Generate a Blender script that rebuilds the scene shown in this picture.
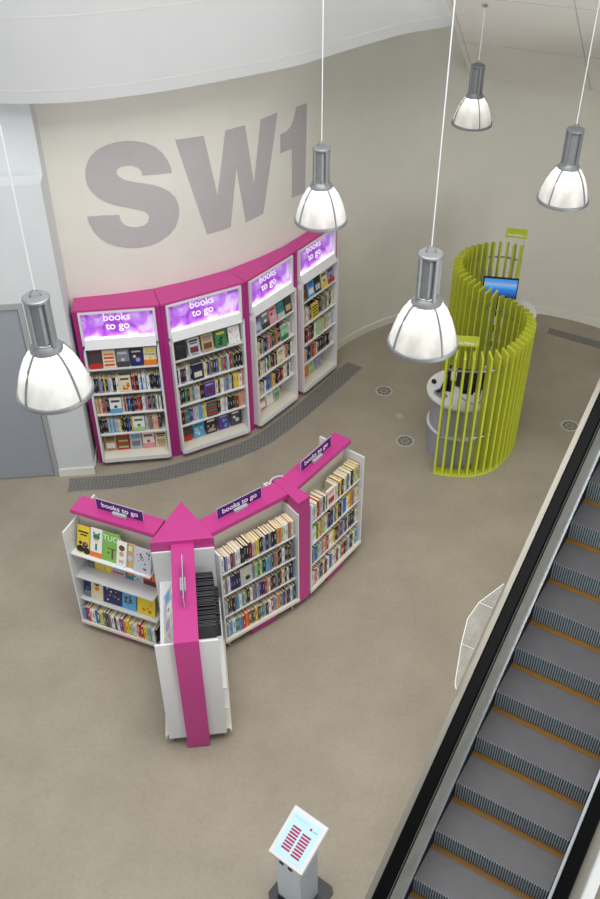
import bpy, bmesh, math, random
from mathutils import Vector, Matrix
random.seed(7)
for o in list(bpy.data.objects): bpy.data.objects.remove(o)
SC = bpy.context.scene
COL = SC.collection

# ------------------------------------------------------------------ camera, light, exposure
CAM_H, PITCH, ROLL, FPX = 8.4, math.radians(40), math.radians(-.3), 950.0
_F = Vector((0, math.cos(PITCH), -math.sin(PITCH)))
_R0 = Vector((1, 0, 0)); _U0 = Vector((0, math.sin(PITCH), math.cos(PITCH)))
_R = _R0*math.cos(ROLL) + _U0*math.sin(ROLL)
_U = -_R0*math.sin(ROLL) + _U0*math.cos(ROLL)
cd = bpy.data.cameras.new('camera'); cam = bpy.data.objects.new('camera', cd); COL.objects.link(cam)
cd.sensor_fit = 'HORIZONTAL'; cd.sensor_width = 36; cd.lens = FPX/600*36
cd.clip_start = .05; cd.clip_end = 100
M = Matrix((( _R.x, _U.x, -_F.x, 0), (_R.y, _U.y, -_F.y, 0), (_R.z, _U.z, -_F.z, CAM_H), (0, 0, 0, 1)))
cam.matrix_world = M
SC.camera = cam

world = bpy.data.worlds.new('world'); SC.world = world; world.use_nodes = True
bg = world.node_tree.nodes['Background']; bg.inputs[0].default_value = (.90, .95, 1, 1); bg.inputs[1].default_value = .62

def area(name, loc, rot, sx, sy, power, col=(1, 1, 1)):
    l = bpy.data.lights.new(name, 'AREA'); l.shape = 'RECTANGLE'; l.size = sx; l.size_y = sy; l.energy = power; l.color = col
    o = bpy.data.objects.new(name, l); COL.objects.link(o); o.location = loc; o.rotation_euler = rot
    return o
area('skylight', (.6, 5.0, 11.5), (math.radians(16), math.radians(-8), 0), 7.5, 6, 1000, (1, .985, .96))
area('side_fill', (7.5, .5, 2.2), (Vector((2.6, 10.5, 5.2))-Vector((7.5, .5, 2.2))).to_track_quat('-Z', 'Y').to_euler(), 7, 3.6, 450, (1, .99, .96))  # added fill that brightens the soffit and far right wall, no real window
area('side_fill', (-7.5, 3.5, 3.2), (0, math.radians(-105), 0), 4.5, 8, 60, (1, .99, .97))  # weaker added fill from the left, no real window either
SC.view_settings.view_transform = 'Standard'; SC.view_settings.look = 'None'
SC.view_settings.exposure = 0.0; SC.view_settings.gamma = 1; SC.view_settings.use_curve_mapping = False

# ------------------------------------------------------------------ materials
def lin(c):
    return tuple((v/12.92 if v <= .04045 else ((v+.055)/1.055)**2.4) for v in (x/255 for x in c))
MATS = {}
def mat(name, rgb, rough=.5, metal=0, noise=.0, scale=6, emis=None, estr=0, spec=.5, stretch=None):
    if name in MATS: return MATS[name]
    m = bpy.data.materials.new(name); m.use_nodes = True; nt = m.node_tree; b = nt.nodes['Principled BSDF']
    c = lin(rgb)
    b.inputs['Base Color'].default_value = (*c, 1); b.inputs['Roughness'].default_value = rough
    b.inputs['Metallic'].default_value = metal; b.inputs['Specular IOR Level'].default_value = spec
    if noise:
        tc = nt.nodes.new('ShaderNodeTexCoord'); n = nt.nodes.new('ShaderNodeTexNoise'); n.inputs['Scale'].default_value = scale
        n.inputs['Detail'].default_value = 6
        mp = nt.nodes.new('ShaderNodeMapping')
        if stretch: mp.inputs['Scale'].default_value = stretch
        nt.links.new(tc.outputs['Object'], mp.inputs[0]); nt.links.new(mp.outputs[0], n.inputs['Vector'])
        r = nt.nodes.new('ShaderNodeValToRGB')
        r.color_ramp.elements[0].position = .3; r.color_ramp.elements[1].position = .7
        r.color_ramp.elements[0].color = (*[max(0, v*(1-noise)) for v in c], 1)
        r.color_ramp.elements[1].color = (*[min(1, v*(1+noise)) for v in c], 1)
        nt.links.new(n.outputs['Fac'], r.inputs[0]); nt.links.new(r.outputs[0], b.inputs['Base Color'])
    if emis:
        b.inputs['Emission Color'].default_value = (*lin(emis), 1); b.inputs['Emission Strength'].default_value = estr
    MATS[name] = m
    return m

WALL = mat('painted_plaster', (222, 219, 209), .85, noise=.02, scale=3)
FASCIA = mat('white_fascia_panel', (187, 188, 188), .6, noise=.02, scale=2)
SOFFIT = mat('soffit_panel', (238, 237, 230), .65, noise=.02, scale=2)
JOINT = mat('panel_joint', (196, 196, 192), .8, noise=.05)
LETTER = mat('grey_wall_paint', (180, 174, 176), .8, noise=.02)
SKIRT = mat('skirting_paint', (226, 223, 213), .5, noise=.02)
WHITE = mat('white_laminate', (222, 223, 223), .4, noise=.01)
CREAM = mat('cream_shelf_board', (226, 220, 204), .45, noise=.03, scale=4)
MAG = mat('magenta_laminate', (190, 56, 134), .34, noise=.02, spec=.6)
MAGB = mat('magenta_laminate_shaded', (172, 38, 126), .38, noise=.02, spec=.5)  # darker copy of the magenta, with the shade on upright faces painted in
DOORG = mat('grey_door_paint', (150, 155, 163), .5, noise=.02)
DOORF = mat('grey_frame_paint', (160, 162, 163), .5, noise=.02)
DARK = mat('dark_gap', (28, 28, 30), .7, noise=.1)
BLACKP = mat('black_plastic', (22, 22, 24), .35, noise=.1)
GREYM = mat('brushed_grey_metal', (150, 152, 156), .35, metal=.7, noise=.05, scale=20)
CHROME = mat('chrome', (205, 205, 205), .15, metal=1, noise=.02)
LIME = mat('lime_green_paint', (190, 197, 58), .45, noise=.04, scale=8)
LIMED = mat('lime_sign_face', (140, 178, 30), .5, noise=.03)
TXTL = mat('backlit_white_print', (250, 250, 250), .5, emis=(255, 255, 255), estr=.4)
TXT = mat('white_print', (245, 245, 245), .5, noise=.01)
KGREY = mat('kiosk_grey_laminate', (158, 162, 168), .45, noise=.02)
SILVER = mat('cast_silver_metal', (134, 136, 138), .5, metal=.5, noise=.06, scale=30)
CORDW = mat('white_cord', (225, 226, 228), .5, noise=.02)
PURPLE = mat('purple_sign_print', (74, 30, 116), .35, noise=.35, scale=22)
ACR = mat('grey_sign_clip', (182, 182, 186), .3, noise=.03)
RUBBER = mat('handrail_rubber', (8, 8, 9), .35, noise=.1, spec=.05)
ALU = mat('brushed_aluminium', (178, 177, 170), .34, metal=.45, noise=.10, scale=9, stretch=(1, .25, 1))
ALUB = mat('aluminium_trim_glint', (215, 220, 228), .2, metal=.7, noise=.03)  # reflections along the deck edge are put into this paler colour
STEEL = mat('step_tread_metal', (98, 96, 98), .5, metal=.25, noise=.10, scale=5)
RIB = mat('riser_cleat_metal', (158, 172, 180), .45, metal=.1, noise=.06, scale=20)
YELLOW = mat('yellow_demarcation', (116, 80, 13), .5, noise=.12, scale=30)

def floor_mat():
    m = bpy.data.materials.new('grey_brown_vinyl'); m.use_nodes = True; nt = m.node_tree; b = nt.nodes['Principled BSDF']
    tc = nt.nodes.new('ShaderNodeTexCoord')
    n1 = nt.nodes.new('ShaderNodeTexNoise'); n1.inputs['Scale'].default_value = 1.1; n1.inputs['Detail'].default_value = 9; n1.inputs['Roughness'].default_value = .65
    n2 = nt.nodes.new('ShaderNodeTexNoise'); n2.inputs['Scale'].default_value = 26; n2.inputs['Detail'].default_value = 3
    mx = nt.nodes.new('ShaderNodeMix'); mx.data_type = 'FLOAT'; mx.inputs[0].default_value = .3
    r = nt.nodes.new('ShaderNodeValToRGB')
    r.color_ramp.elements[0].position = .3; r.color_ramp.elements[1].position = .72
    r.color_ramp.elements[0].color = (*lin((144, 135, 119)), 1); r.color_ramp.elements[1].color = (*lin((169, 159, 142)), 1)
    for n in (n1, n2): nt.links.new(tc.outputs['Object'], n.inputs['Vector'])
    nt.links.new(n1.outputs['Fac'], mx.inputs[2]); nt.links.new(n2.outputs['Fac'], mx.inputs[3])
    nt.links.new(mx.outputs[0], r.inputs[0]); nt.links.new(r.outputs[0], b.inputs['Base Color'])
    b.inputs['Roughness'].default_value = .42; b.inputs['Specular IOR Level'].default_value = .4
    return m
FLOOR = floor_mat()

def grille_mat():
    m = bpy.data.materials.new('floor_grille_metal'); m.use_nodes = True; nt = m.node_tree; b = nt.nodes['Principled BSDF']
    tc = nt.nodes.new('ShaderNodeTexCoord')
    br = nt.nodes.new('ShaderNodeTexBrick'); br.offset = 0
    br.inputs['Scale'].default_value = 1; br.inputs['Brick Width'].default_value = .045; br.inputs['Row Height'].default_value = .045
    br.inputs['Mortar Size'].default_value = .006
    br.inputs['Color1'].default_value = (*lin((128, 126, 120)), 1); br.inputs['Color2'].default_value = (*lin((120, 118, 112)), 1)
    br.inputs['Mortar'].default_value = (*lin((100, 98, 94)), 1)
    nt.links.new(tc.outputs['Object'], br.inputs[0]); nt.links.new(br.outputs[0], b.inputs['Base Color'])
    b.inputs['Roughness'].default_value = .5
    return m
GRILLE = grille_mat()

def glass_mat(name, tint, mixv, rough=.1):
    m = bpy.data.materials.new(name); m.use_nodes = True; nt = m.node_tree
    for n in list(nt.nodes): nt.nodes.remove(n)
    out = nt.nodes.new('ShaderNodeOutputMaterial')
    tr = nt.nodes.new('ShaderNodeBsdfTransparent'); tr.inputs[0].default_value = (1, 1, 1, 1)
    tl = nt.nodes.new('ShaderNodeBsdfTranslucent'); tl.inputs[0].default_value = (*tint, 1)
    gl = nt.nodes.new('ShaderNodeBsdfPrincipled'); gl.inputs['Base Color'].default_value = (*tint, 1); gl.inputs['Roughness'].default_value = rough
    tc = nt.nodes.new('ShaderNodeTexCoord'); nz = nt.nodes.new('ShaderNodeTexNoise'); nz.inputs['Scale'].default_value = 9
    mp = nt.nodes.new('ShaderNodeMapping'); mp.inputs['Scale'].default_value = (1, 1, .35)
    nt.links.new(tc.outputs['Object'], mp.inputs[0]); nt.links.new(mp.outputs[0], nz.inputs['Vector'])
    mr = nt.nodes.new('ShaderNodeMapRange'); mr.inputs[1].default_value = .3; mr.inputs[2].default_value = .7
    mr.inputs[3].default_value = mixv-.12; mr.inputs[4].default_value = min(1, mixv+.12)
    nt.links.new(nz.outputs['Fac'], mr.inputs[0])
    a = nt.nodes.new('ShaderNodeMixShader'); a.inputs[0].default_value = .4
    bb = nt.nodes.new('ShaderNodeMixShader')
    nt.links.new(tl.outputs[0], a.inputs[1]); nt.links.new(gl.outputs[0], a.inputs[2])
    nt.links.new(mr.outputs[0], bb.inputs[0]); nt.links.new(tr.outputs[0], bb.inputs[1]); nt.links.new(a.outputs[0], bb.inputs[2])
    nt.links.new(bb.outputs[0], out.inputs[0])
    return m
DOME = glass_mat('prismatic_glass', (.95, .95, .93), .5, .15)
SHIELD = glass_mat('clear_acrylic', (.80, .80, .76), .22, .25)
BULB = mat('lamp_glow', (255, 250, 240), .5, emis=(255, 248, 236), estr=9)

def lightbox_mat():
    m = bpy.data.materials.new('backlit_purple_print'); m.use_nodes = True; nt = m.node_tree; b = nt.nodes['Principled BSDF']
    tc = nt.nodes.new('ShaderNodeTexCoord'); nz = nt.nodes.new('ShaderNodeTexNoise'); nz.inputs['Scale'].default_value = 4.5; nz.inputs['Distortion'].default_value = 1.5
    r = nt.nodes.new('ShaderNodeValToRGB')
    r.color_ramp.elements[0].position = .32; r.color_ramp.elements[0].color = (*lin((150, 62, 190)), 1)
    r.color_ramp.elements[1].position = .7; r.color_ramp.elements[1].color = (*lin((214, 190, 246)), 1)
    e = r.color_ramp.elements.new(.5); e.color = (*lin((184, 118, 226)), 1)
    nt.links.new(tc.outputs['Object'], nz.inputs['Vector']); nt.links.new(nz.outputs['Fac'], r.inputs[0])
    nt.links.new(r.outputs[0], b.inputs['Base Color']); nt.links.new(r.outputs[0], b.inputs['Emission Color'])
    b.inputs['Emission Strength'].default_value = .42; b.inputs['Roughness'].default_value = .3
    return m
LBOX = lightbox_mat()
TUBE = mat('light_tube', (255, 255, 255), .5, emis=(250, 225, 255), estr=4)
SCREENB = None
def screen_mat():
    m = bpy.data.materials.new('desktop_screen'); m.use_nodes = True; nt = m.node_tree; b = nt.nodes['Principled BSDF']
    tc = nt.nodes.new('ShaderNodeTexCoord'); sp = nt.nodes.new('ShaderNodeSeparateXYZ'); nt.links.new(tc.outputs['Generated'], sp.inputs[0])
    r = nt.nodes.new('ShaderNodeValToRGB'); E = r.color_ramp.elements
    E[0].position = 0; E[0].color = (*lin((10, 30, 90)), 1); E[1].position = 1; E[1].color = (*lin((60, 140, 220)), 1)
    e = E.new(.45); e.color = (*lin((40, 130, 225)), 1); e = E.new(.68); e.color = (*lin((120, 190, 235)), 1); e = E.new(.74); e.color = (*lin((190, 150, 200)), 1); e = E.new(.8); e.color = (*lin((90, 160, 225)), 1)
    nt.links.new(sp.outputs[2], r.inputs[0]); nt.links.new(r.outputs[0], b.inputs['Emission Color']); b.inputs['Emission Strength'].default_value = .9
    b.inputs['Base Color'].default_value = (.01, .01, .02, 1); b.inputs['Roughness'].default_value = .2
    return m
SCREENB = screen_mat()
KSCREEN = mat('kiosk_screen_glow', (120, 150, 170), .25, emis=(196, 228, 246), estr=.75)
KRED = mat('kiosk_button_red', (130, 40, 60), .4, emis=(165, 62, 84), estr=.55)

# ------------------------------------------------------------------ mesh helpers
class MB:
    def __init__(s): s.bm = bmesh.new(); s.mi = 0
    def _f(s, vs, idx):
        for f in idx:
            try:
                fc = s.bm.faces.new([vs[i] for i in f]); fc.material_index = s.mi
            except ValueError: pass
        return s
    def hexa(s, P):            # 8 points: bottom 4 ccw, top 4 ccw
        vs = [s.bm.verts.new(p) for p in P]
        return s._f(vs, [(3, 2, 1, 0), (4, 5, 6, 7), (0, 1, 5, 4), (1, 2, 6, 5), (2, 3, 7, 6), (3, 0, 4, 7)])
    def box(s, x0, x1, y0, y1, z0, z1, mtx=None):
        P = [Vector(p) for p in ((x0, y0, z0), (x1, y0, z0), (x1, y1, z0), (x0, y1, z0), (x0, y0, z1), (x1, y0, z1), (x1, y1, z1), (x0, y1, z1))]
        if mtx: P = [mtx @ p for p in P]
        return s.hexa(P)
    def prism(s, poly, z0, z1, mtx=None):
        n = len(poly)
        P = [Vector((x, y, z0)) for x, y in poly]+[Vector((x, y, z1)) for x, y in poly]
        if mtx: P = [mtx @ p for p in P]
        vs = [s.bm.verts.new(p) for p in P]
        return s._f(vs, [tuple(range(n-1, -1, -1)), tuple(range(n, 2*n))]+[(i, (i+1) % n, n+(i+1) % n, n+i) for i in range(n)])
    def lathe(s, prof, n=32, mtx=None, cx=0, cy=0, closed=False):
        rings = []
        for r, z in prof:
            ring = []
            for k in range(n):
                a = 2*math.pi*k/n; p = Vector((cx+r*math.cos(a), cy+r*math.sin(a), z))
                if mtx: p = mtx @ p
                ring.append(s.bm.verts.new(p))
            rings.append(ring)
        m = len(rings)
        for i in range(m if closed else m-1):
            a, b = rings[i], rings[(i+1) % m]
            for k in range(n):
                s._f([a[k], a[(k+1) % n], b[(k+1) % n], b[k]], [(0, 1, 2, 3)])
        if not closed:
            for ring, rev in ((rings[0], True), (rings[-1], False)):
                if prof[0 if rev else -1][0] > 1e-5:
                    fc = s.bm.faces.new(ring[::-1] if rev else ring); fc.material_index = s.mi
        return s
    def cyl(s, x, y, z0, z1, r, n=24, mtx=None): return s.lathe([(r, z0), (r, z1)], n, mtx, x, y)
    def tube(s, pts, r, n=8):
        pts = [Vector(p) for p in pts]; rings = []
        for i, p in enumerate(pts):
            d = (pts[min(i+1, len(pts)-1)]-pts[max(i-1, 0)]).normalized()
            up = Vector((0, 0, 1)) if abs(d.z) < .9 else Vector((1, 0, 0))
            a = d.cross(up).normalized(); b = d.cross(a).normalized()
            rings.append([s.bm.verts.new(p+a*r*math.cos(2*math.pi*k/n)+b*r*math.sin(2*math.pi*k/n)) for k in range(n)])
        for A_, B_ in zip(rings, rings[1:]):
            for k in range(n): s._f([A_[k], A_[(k+1) % n], B_[(k+1) % n], B_[k]], [(0, 1, 2, 3)])
        for ring in (rings[0], rings[-1]):
            s.bm.faces.new(ring).material_index = s.mi
        return s
    def strip(s, inner, outer, z0, z1):      # curved slab between two plan polylines
        n = len(inner)
        v = [[s.bm.verts.new((*p, z)) for p in L] for L in (inner, outer) for z in (z0, z1)]
        a0, a1, b0, b1 = v
        for i in range(n-1):
            s._f([a0[i], a0[i+1], a1[i+1], a1[i]], [(0, 1, 2, 3)]); s._f([b0[i], b0[i+1], b1[i+1], b1[i]], [(3, 2, 1, 0)])
            s._f([a1[i], a1[i+1], b1[i+1], b1[i]], [(0, 1, 2, 3)]); s._f([a0[i], a0[i+1], b0[i+1], b0[i]], [(3, 2, 1, 0)])
        for i in (0, n-1): s._f([a0[i], a1[i], b1[i], b0[i]], [(0, 1, 2, 3)])
        return s
    def build(s, name, m, parent=None, smooth=False, bevel=0, local=None):
        bmesh.ops.recalc_face_normals(s.bm, faces=s.bm.faces)
        me = bpy.data.meshes.new(name); s.bm.to_mesh(me); s.bm.free()
        for q in (m if isinstance(m, (list, tuple)) else [m]): me.materials.append(q)
        if smooth:
            me.polygons.foreach_set('use_smooth', [True]*len(me.polygons))
            me.set_sharp_from_angle(angle=math.radians(35))
        o = bpy.data.objects.new(name, me); COL.objects.link(o)
        if parent: o.parent = parent
        if bevel:
            b = o.modifiers.new('bevel', 'BEVEL'); b.width = bevel; b.segments = 2; b.limit_method = 'ANGLE'
        return o
def empty(name, loc=(0, 0, 0), rz=0, parent=None):
    o = bpy.data.objects.new(name, None); COL.objects.link(o); o.location = loc; o.rotation_euler = (0, 0, rz)
    o.empty_display_size = .1
    if parent: o.parent = parent
    return o
def tag(o, label, cat, group=None, kind=None):
    o['label'] = label; o['category'] = cat
    if group: o['group'] = group
    if kind: o['kind'] = kind
    return o
def struct(o): o['kind'] = 'structure'; return o

def text_obj(name, body, size, m, parent, mtx, depth=.0015, sx=1, bold=.0, center=True, spacing=1.0):
    cu = bpy.data.curves.new(name, 'FONT'); cu.body = body; cu.size = size; cu.extrude = depth; cu.offset = bold
    cu.space_character = spacing
    cu.align_x = 'CENTER' if center else 'LEFT'; cu.align_y = 'CENTER'; cu.space_line = .85
    t = bpy.data.objects.new(name, cu); COL.objects.link(t)
    bpy.context.view_layer.update()
    dg = bpy.context.evaluated_depsgraph_get()
    me = bpy.data.meshes.new_from_object(t.evaluated_get(dg))
    bpy.data.objects.remove(t)
    me.transform(mtx @ Matrix.Diagonal((sx, 1, 1, 1)))
    me.materials.clear(); me.materials.append(m)
    o = bpy.data.objects.new(name, me); COL.objects.link(o); o.parent = parent
    return o
def frame(origin, xdir, ydir):
    x = Vector(xdir).normalized(); y = Vector(ydir); y = (y-x*y.dot(x)).normalized(); z = x.cross(y)
    return Matrix(((x.x, y.x, z.x, origin[0]), (x.y, y.y, z.y, origin[1]), (x.z, y.z, z.z, origin[2]), (0, 0, 0, 1)))

# ------------------------------------------------------------------ structure
AC = Vector((-3.14, 13.98)); RA = 3.95; BC = Vector((3.037, 10.4797)); RB = 3.15
S_T = 4.16823
def wall_pt(s, off=0.0):      # plan point at arc length s along the S-shaped wall, off metres into the room
    if s < .2:
        a = -math.pi/2+.2/RA
        p0 = AC+RA*Vector((math.cos(a), math.sin(a))); t = Vector((-math.sin(a), math.cos(a))); n = Vector((math.cos(a), math.sin(a)))
        p = p0+t*(s-.2)+n*off
    elif s < S_T:
        a = -math.pi/2+s/RA; p = AC+(RA+off)*Vector((math.cos(a), math.sin(a)))
    else:
        a = math.radians(180-29.54)-(s-S_T)/RB; p = BC+(RB-off)*Vector((math.cos(a), math.sin(a)))
    return (p.x, p.y)
def frange(a, b, st):
    n = max(1, int(round((b-a)/st))); return [a+(b-a)*i/n for i in range(n+1)]
SS = frange(-1.6, 13.0, .08)
mb = MB(); mb.strip([wall_pt(s) for s in SS], [wall_pt(s, -.2) for s in SS], 0, 6.6)
struct(mb.build('wall_back', WALL, smooth=True))
mb = MB(); SB = frange(.35, 13.0, .08); mb.strip([wall_pt(s, .018) for s in SB], [wall_pt(s, .001) for s in SB], 0.0, .12)
struct(mb.build('baseboard_back', SKIRT, smooth=True))

mb = MB(); mb.box(-9, 10, -3, 16, -.15, 0); struct(mb.build('floor', FLOOR))

# white wall plane with the grey door, and the pier beside the book bays
LD = Vector((-2.74+3.98, 9.54-9.41)).normalized()
WL = frame((-2.74, 9.54, 0), (LD.x, LD.y, 0), (-LD.y, LD.x, 0))     # x runs right along the wall, y into the wall
DX1, DX0, DH = -.465, -2.3, 2.66
mb = MB()
mb.box(DX1, 0, 0, .72, 0, 4.09, WL); mb.box(DX0, DX1, 0, .3, DH, 4.09, WL); mb.box(-5, DX0, 0, .3, 0, 4.09, WL)
mb.box(-5, DX1, .3, .72, 3.9, 4.09, WL)
mb.box(-5, 0, .24, .72, 4.09, 6.6, WL)
struct(mb.build('wall_left', mat('white_plaster', (208, 211, 212), .8, noise=.02, scale=3)))
mb = MB(); mb.box(DX1, .015, -.018, -.001, 0, .12, WL); mb.box(.001, .015, -.018, .6, 0, .12, WL)
struct(mb.build('baseboard_left', SKIRT))
d = struct(empty('door_1', (WL @ Vector((DX1, 0, 0)))))
def dbx(n, m, *a):
    b = MB(); b.box(*a, WL); o = b.build(n, m); o.parent = d; o.matrix_parent_inverse = Matrix.Translation(-d.location); return o
b = MB(); b.box(DX1-.06, DX1-.002, -.012, .1, 0, DH-.002, WL); b.box(DX0+.002, DX1-.06, -.012, .1, DH-.075, DH-.002, WL); b.box(DX0+.002, DX0+.06, -.012, .1, 0, DH-.075, WL)
o = b.build('door_frame', DOORF); o.parent = d; o.matrix_parent_inverse = Matrix.Translation(-d.location)
dbx('door_panel', DOORG, DX0+.07, DX1-.07, .01, .06, .012, DH-.09)
dbx('door_shadow_gap', DARK, DX0+.06, DX1-.06, .062, .09, .002, DH-.077)

# curved bulkhead of the floor above, overhanging the curved wall
FP = [(-6.5, 9.75), (-5, 9.7), (-4, 9.64), (-3.4, 9.56), (-3.0, 9.53), (-2.7, 9.515), (-2.35, 9.54), (-2.0, 9.62), (-1.5, 9.80), (-1.02, 10.03), (-.5, 10.32), (.02, 10.64), (.40, 10.99), (.77, 11.32), (1.2, 11.68), (1.45, 11.83), (1.66, 11.93), (2.0, 12.1), (2.4, 12.3), (2.42, 12.9)]
def smooth(P, n=6):
    out = []
    for i in range(len(P)-1):
        p0, p1, p2, p3 = (Vector(P[max(i-1, 0)]), Vector(P[i]), Vector(P[i+1]), Vector(P[min(i+2, len(P)-1)]))
        for k in range(n):
            t = k/n; out.append(tuple(.5*((2*p1)+(-p0+p2)*t+(2*p0-5*p1+4*p2-p3)*t*t+(-p0+3*p1-3*p2+p3)*t**3)))
    return out+[tuple(P[-1])]
FS = smooth(FP)
def offs(P, d):
    out = []
    for i, p in enumerate(P):
        a = Vector(P[max(i-1, 0)]); b = Vector(P[min(i+1, len(P)-1)]); t = (b-a).normalized(); out.append((p[0]-t.y*d, p[1]+t.x*d))
    return out
mb = MB(); mb.strip(FS, offs(FS, .5), 4.95, 6.6); struct(mb.build('wall_bulkhead', FASCIA, smooth=True))
mb = MB()
for z in (5.07, 5.76): mb.strip(offs(FS, -.002), offs(FS, .003), z, z+.012)
struct(mb.build('trim_1', JOINT, smooth=True))

# sloping soffit (underside of an upper flight) with panel joints
E0 = Vector((2.385, 13.424, 3.9)); E1 = Vector((4.019, 12.735, 3.9)); ed = (E1-E0).normalized()
up = Vector((-.3886, -.9215, .608)); SK = .10           # rises towards the viewer
def sof(a, b): return E0+ed*(a+SK*b if a < 1 else a)+up*b
def slab(a0, a1, b0, b1, th, lift=0):
    nn = ed.cross(up).normalized()
    if nn.z < 0: nn = -nn
    P = [sof(a0, b0), sof(a1, b0), sof(a1, b1), sof(a0, b1)]
    return [p+nn*lift for p in P]+[p+nn*(lift+th) for p in P]
mb = MB(); mb.hexa(slab(0, 3.4, 0, 6.0, .25)); struct(mb.build('ceiling_soffit', SOFFIT))
mb = MB()
for bb in (1.40, 2.9, 4.4): mb.hexa(slab(.02, 3.38, bb, bb+.008, .004, -.004))
mb.hexa(slab(1.65, 1.659, .02, 5.8, .004, -.004))
mb.hexa(slab(.06, .068, .02, 5.8, .004, -.004))
struct(mb.build('trim_2', JOINT))
mb = MB(); q = E0+Vector((.1, -.02, .0)); mb.hexa([Vector(p) for p in ((2.385, 13.43, 3.92), (5.6, 12.07, 3.92), (7, 14.5, 3.92), (2.385, 14.5, 3.92), (2.385, 13.43, 4.05), (5.6, 12.07, 4.05), (7, 14.5, 4.05), (2.385, 14.5, 4.05))])
struct(mb.build('ceiling', SOFFIT))
# roof beams carrying the pendants, above the frame
for i, (y) in enumerate((4.58, 5.17, 7.54, 7.97)):
    mb = MB(); mb.box(-9, 10, y-.05, y+.05, 10.2, 10.45); struct(mb.build('trim_%d' % (3+i), WHITE))

# floor grilles
a = [(-3.04, 9.17), (-2.3, 9.25), (-1.75, 9.40), (-1.15, 9.67), (-.52, 10.05), (0.0, 10.62), (.5, 11.3), (.96, 11.95)]
GS = smooth(a, 5); mb = MB(); mb.strip(GS, offs(GS, .27), .0005, .004); o = struct(mb.build('trim_7', GRILLE))
mb = MB(); mb.strip([(3.98, 12.89), (4.72, 12.43), (5.8, 11.5)], [(4.05, 13.04), (4.82, 12.60), (5.95, 11.6)], .0005, .004); struct(mb.build('trim_8', GRILLE))
GE = offs(GS, -.012); mb = MB(); mb.strip(offs(GS, -.014), offs(GS, 0), .0005, .005); mb.strip(offs(GS, .27), offs(GS, .284), .0005, .005); struct(mb.build('trim_9', mat('grille_edge', (150, 147, 140), .4, noise=.05)))

# painted SW1 letters on the convex wall
LET = dict(S=[(1.74, 3.829), (1.732, 3.897), (1.702, 3.986), (1.652, 4.077), (1.579, 4.16), (1.477, 4.222), (1.368, 4.258), (1.258, 4.276), (1.148, 4.276), (1.035, 4.255), (0.931, 4.212), (0.852, 4.147), (0.801, 4.069), (0.772, 3.985), (0.762, 3.892), (0.772, 3.808), (0.808, 3.733), (0.865, 3.66), (0.957, 3.591), (1.064, 3.538), (1.186, 3.496), (1.287, 3.46), (1.365, 3.425), (1.408, 3.38), (1.417, 3.333), (1.397, 3.28), (1.345, 3.246), (1.273, 3.237), (1.192, 3.251), (1.126, 3.286), (1.086, 3.342), (1.073, 3.422), (0.891, 3.438), (0.713, 3.446), (0.721, 3.361), (0.756, 3.256), (0.818, 3.16), (0.901, 3.083), (1.0, 3.031), (1.125, 2.991), (1.255, 2.973), (1.388, 2.978), (1.515, 3.009), (1.632, 3.068), (1.721, 3.151), (1.771, 3.257), (1.787, 3.356), (1.78, 3.446), (1.751, 3.528), (1.689, 3.607), (1.606, 3.672), (1.505, 3.724), (1.391, 3.763), (1.28, 3.797), (1.193, 3.833), (1.134, 3.875), (1.107, 3.921), (1.116, 3.96), (1.156, 3.992), (1.224, 3.999), (1.302, 3.986), (1.362, 3.951), (1.389, 3.907), (1.395, 3.856), (1.564, 3.842)], W=[(1.814, 4.202), (2.164, 4.179), (2.294, 3.416), (2.451, 4.177), (2.726, 4.175), (2.826, 3.414), (2.965, 4.179), (3.241, 4.189), (2.958, 2.983), (2.679, 2.959), (2.576, 3.698), (2.449, 2.963), (2.118, 2.959)], ONE=[(3.586, 4.157), (3.809, 4.136), (3.764, 2.982), (3.486, 3.013), (3.496, 3.665), (3.28, 3.673), (3.286, 3.907), (3.395, 3.911), (3.481, 3.951), (3.545, 4.034)])
for nm, poly in LET.items():
    bm = bmesh.new(); vs = [bm.verts.new((x, z, 0)) for x, z in poly]; es = [bm.edges.new((vs[i], vs[(i+1) % len(vs)])) for i in range(len(vs))]
    bmesh.ops.triangle_fill(bm, use_beauty=True, edges=es, use_dissolve=False)
    for s in frange(.7, 3.9, .08):
        bmesh.ops.bisect_plane(bm, geom=bm.verts[:]+bm.edges[:]+bm.faces[:], plane_co=(s, 0, 0), plane_no=(1, 0, 0))
    r = bmesh.ops.extrude_face_region(bm, geom=bm.faces[:])
    for v in r['geom']:
        if isinstance(v, bmesh.types.BMVert): v.co.z = .004
    for v in bm.verts:
        p = wall_pt(v.co.x, .001+v.co.z); v.co = Vector((p[0], p[1], v.co.y))
    mb = MB(); mb.bm.free(); mb.bm = bm
    o = mb.build('wall_letter', LETTER)
    tag(o, {'S': 'large grey letter S painted on the curved wall', 'W': 'large grey letter W painted on the curved wall', 'ONE': 'large grey numeral 1 painted on the curved wall'}[nm], 'wall lettering', 'grey SW1 lettering on the curved wall')

# ------------------------------------------------------------------ books
PAL = {'K': ('black', (26, 25, 28)), 'D': ('dark grey', (62, 62, 68)), 'G': ('grey', (122, 124, 130)), 'L': ('pale grey', (188, 192, 198)),
       'W': ('white', (232, 230, 226)), 'C': ('cream', (222, 210, 176)), 'N': ('navy', (34, 38, 92)), 'B': ('blue', (40, 92, 176)),
       'S': ('sky blue', (88, 164, 214)), 'T': ('teal', (34, 128, 136)), 'E': ('green', (44, 122, 62)), 'P': ('pale green', (168, 200, 142)),
       'Y': ('yellow', (226, 200, 50)), 'O': ('orange', (226, 120, 44)), 'R': ('red', (188, 42, 44)), 'M': ('maroon', (112, 34, 56)),
       'U': ('purple', (84, 52, 140)), 'V': ('lavender', (152, 146, 196)), 'H': ('brown', (98, 66, 46)), 'I': ('pink', (226, 150, 160)), 'A': ('tan', (190, 160, 116)), 'Q': ('leaf green', (122, 178, 78))}
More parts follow.
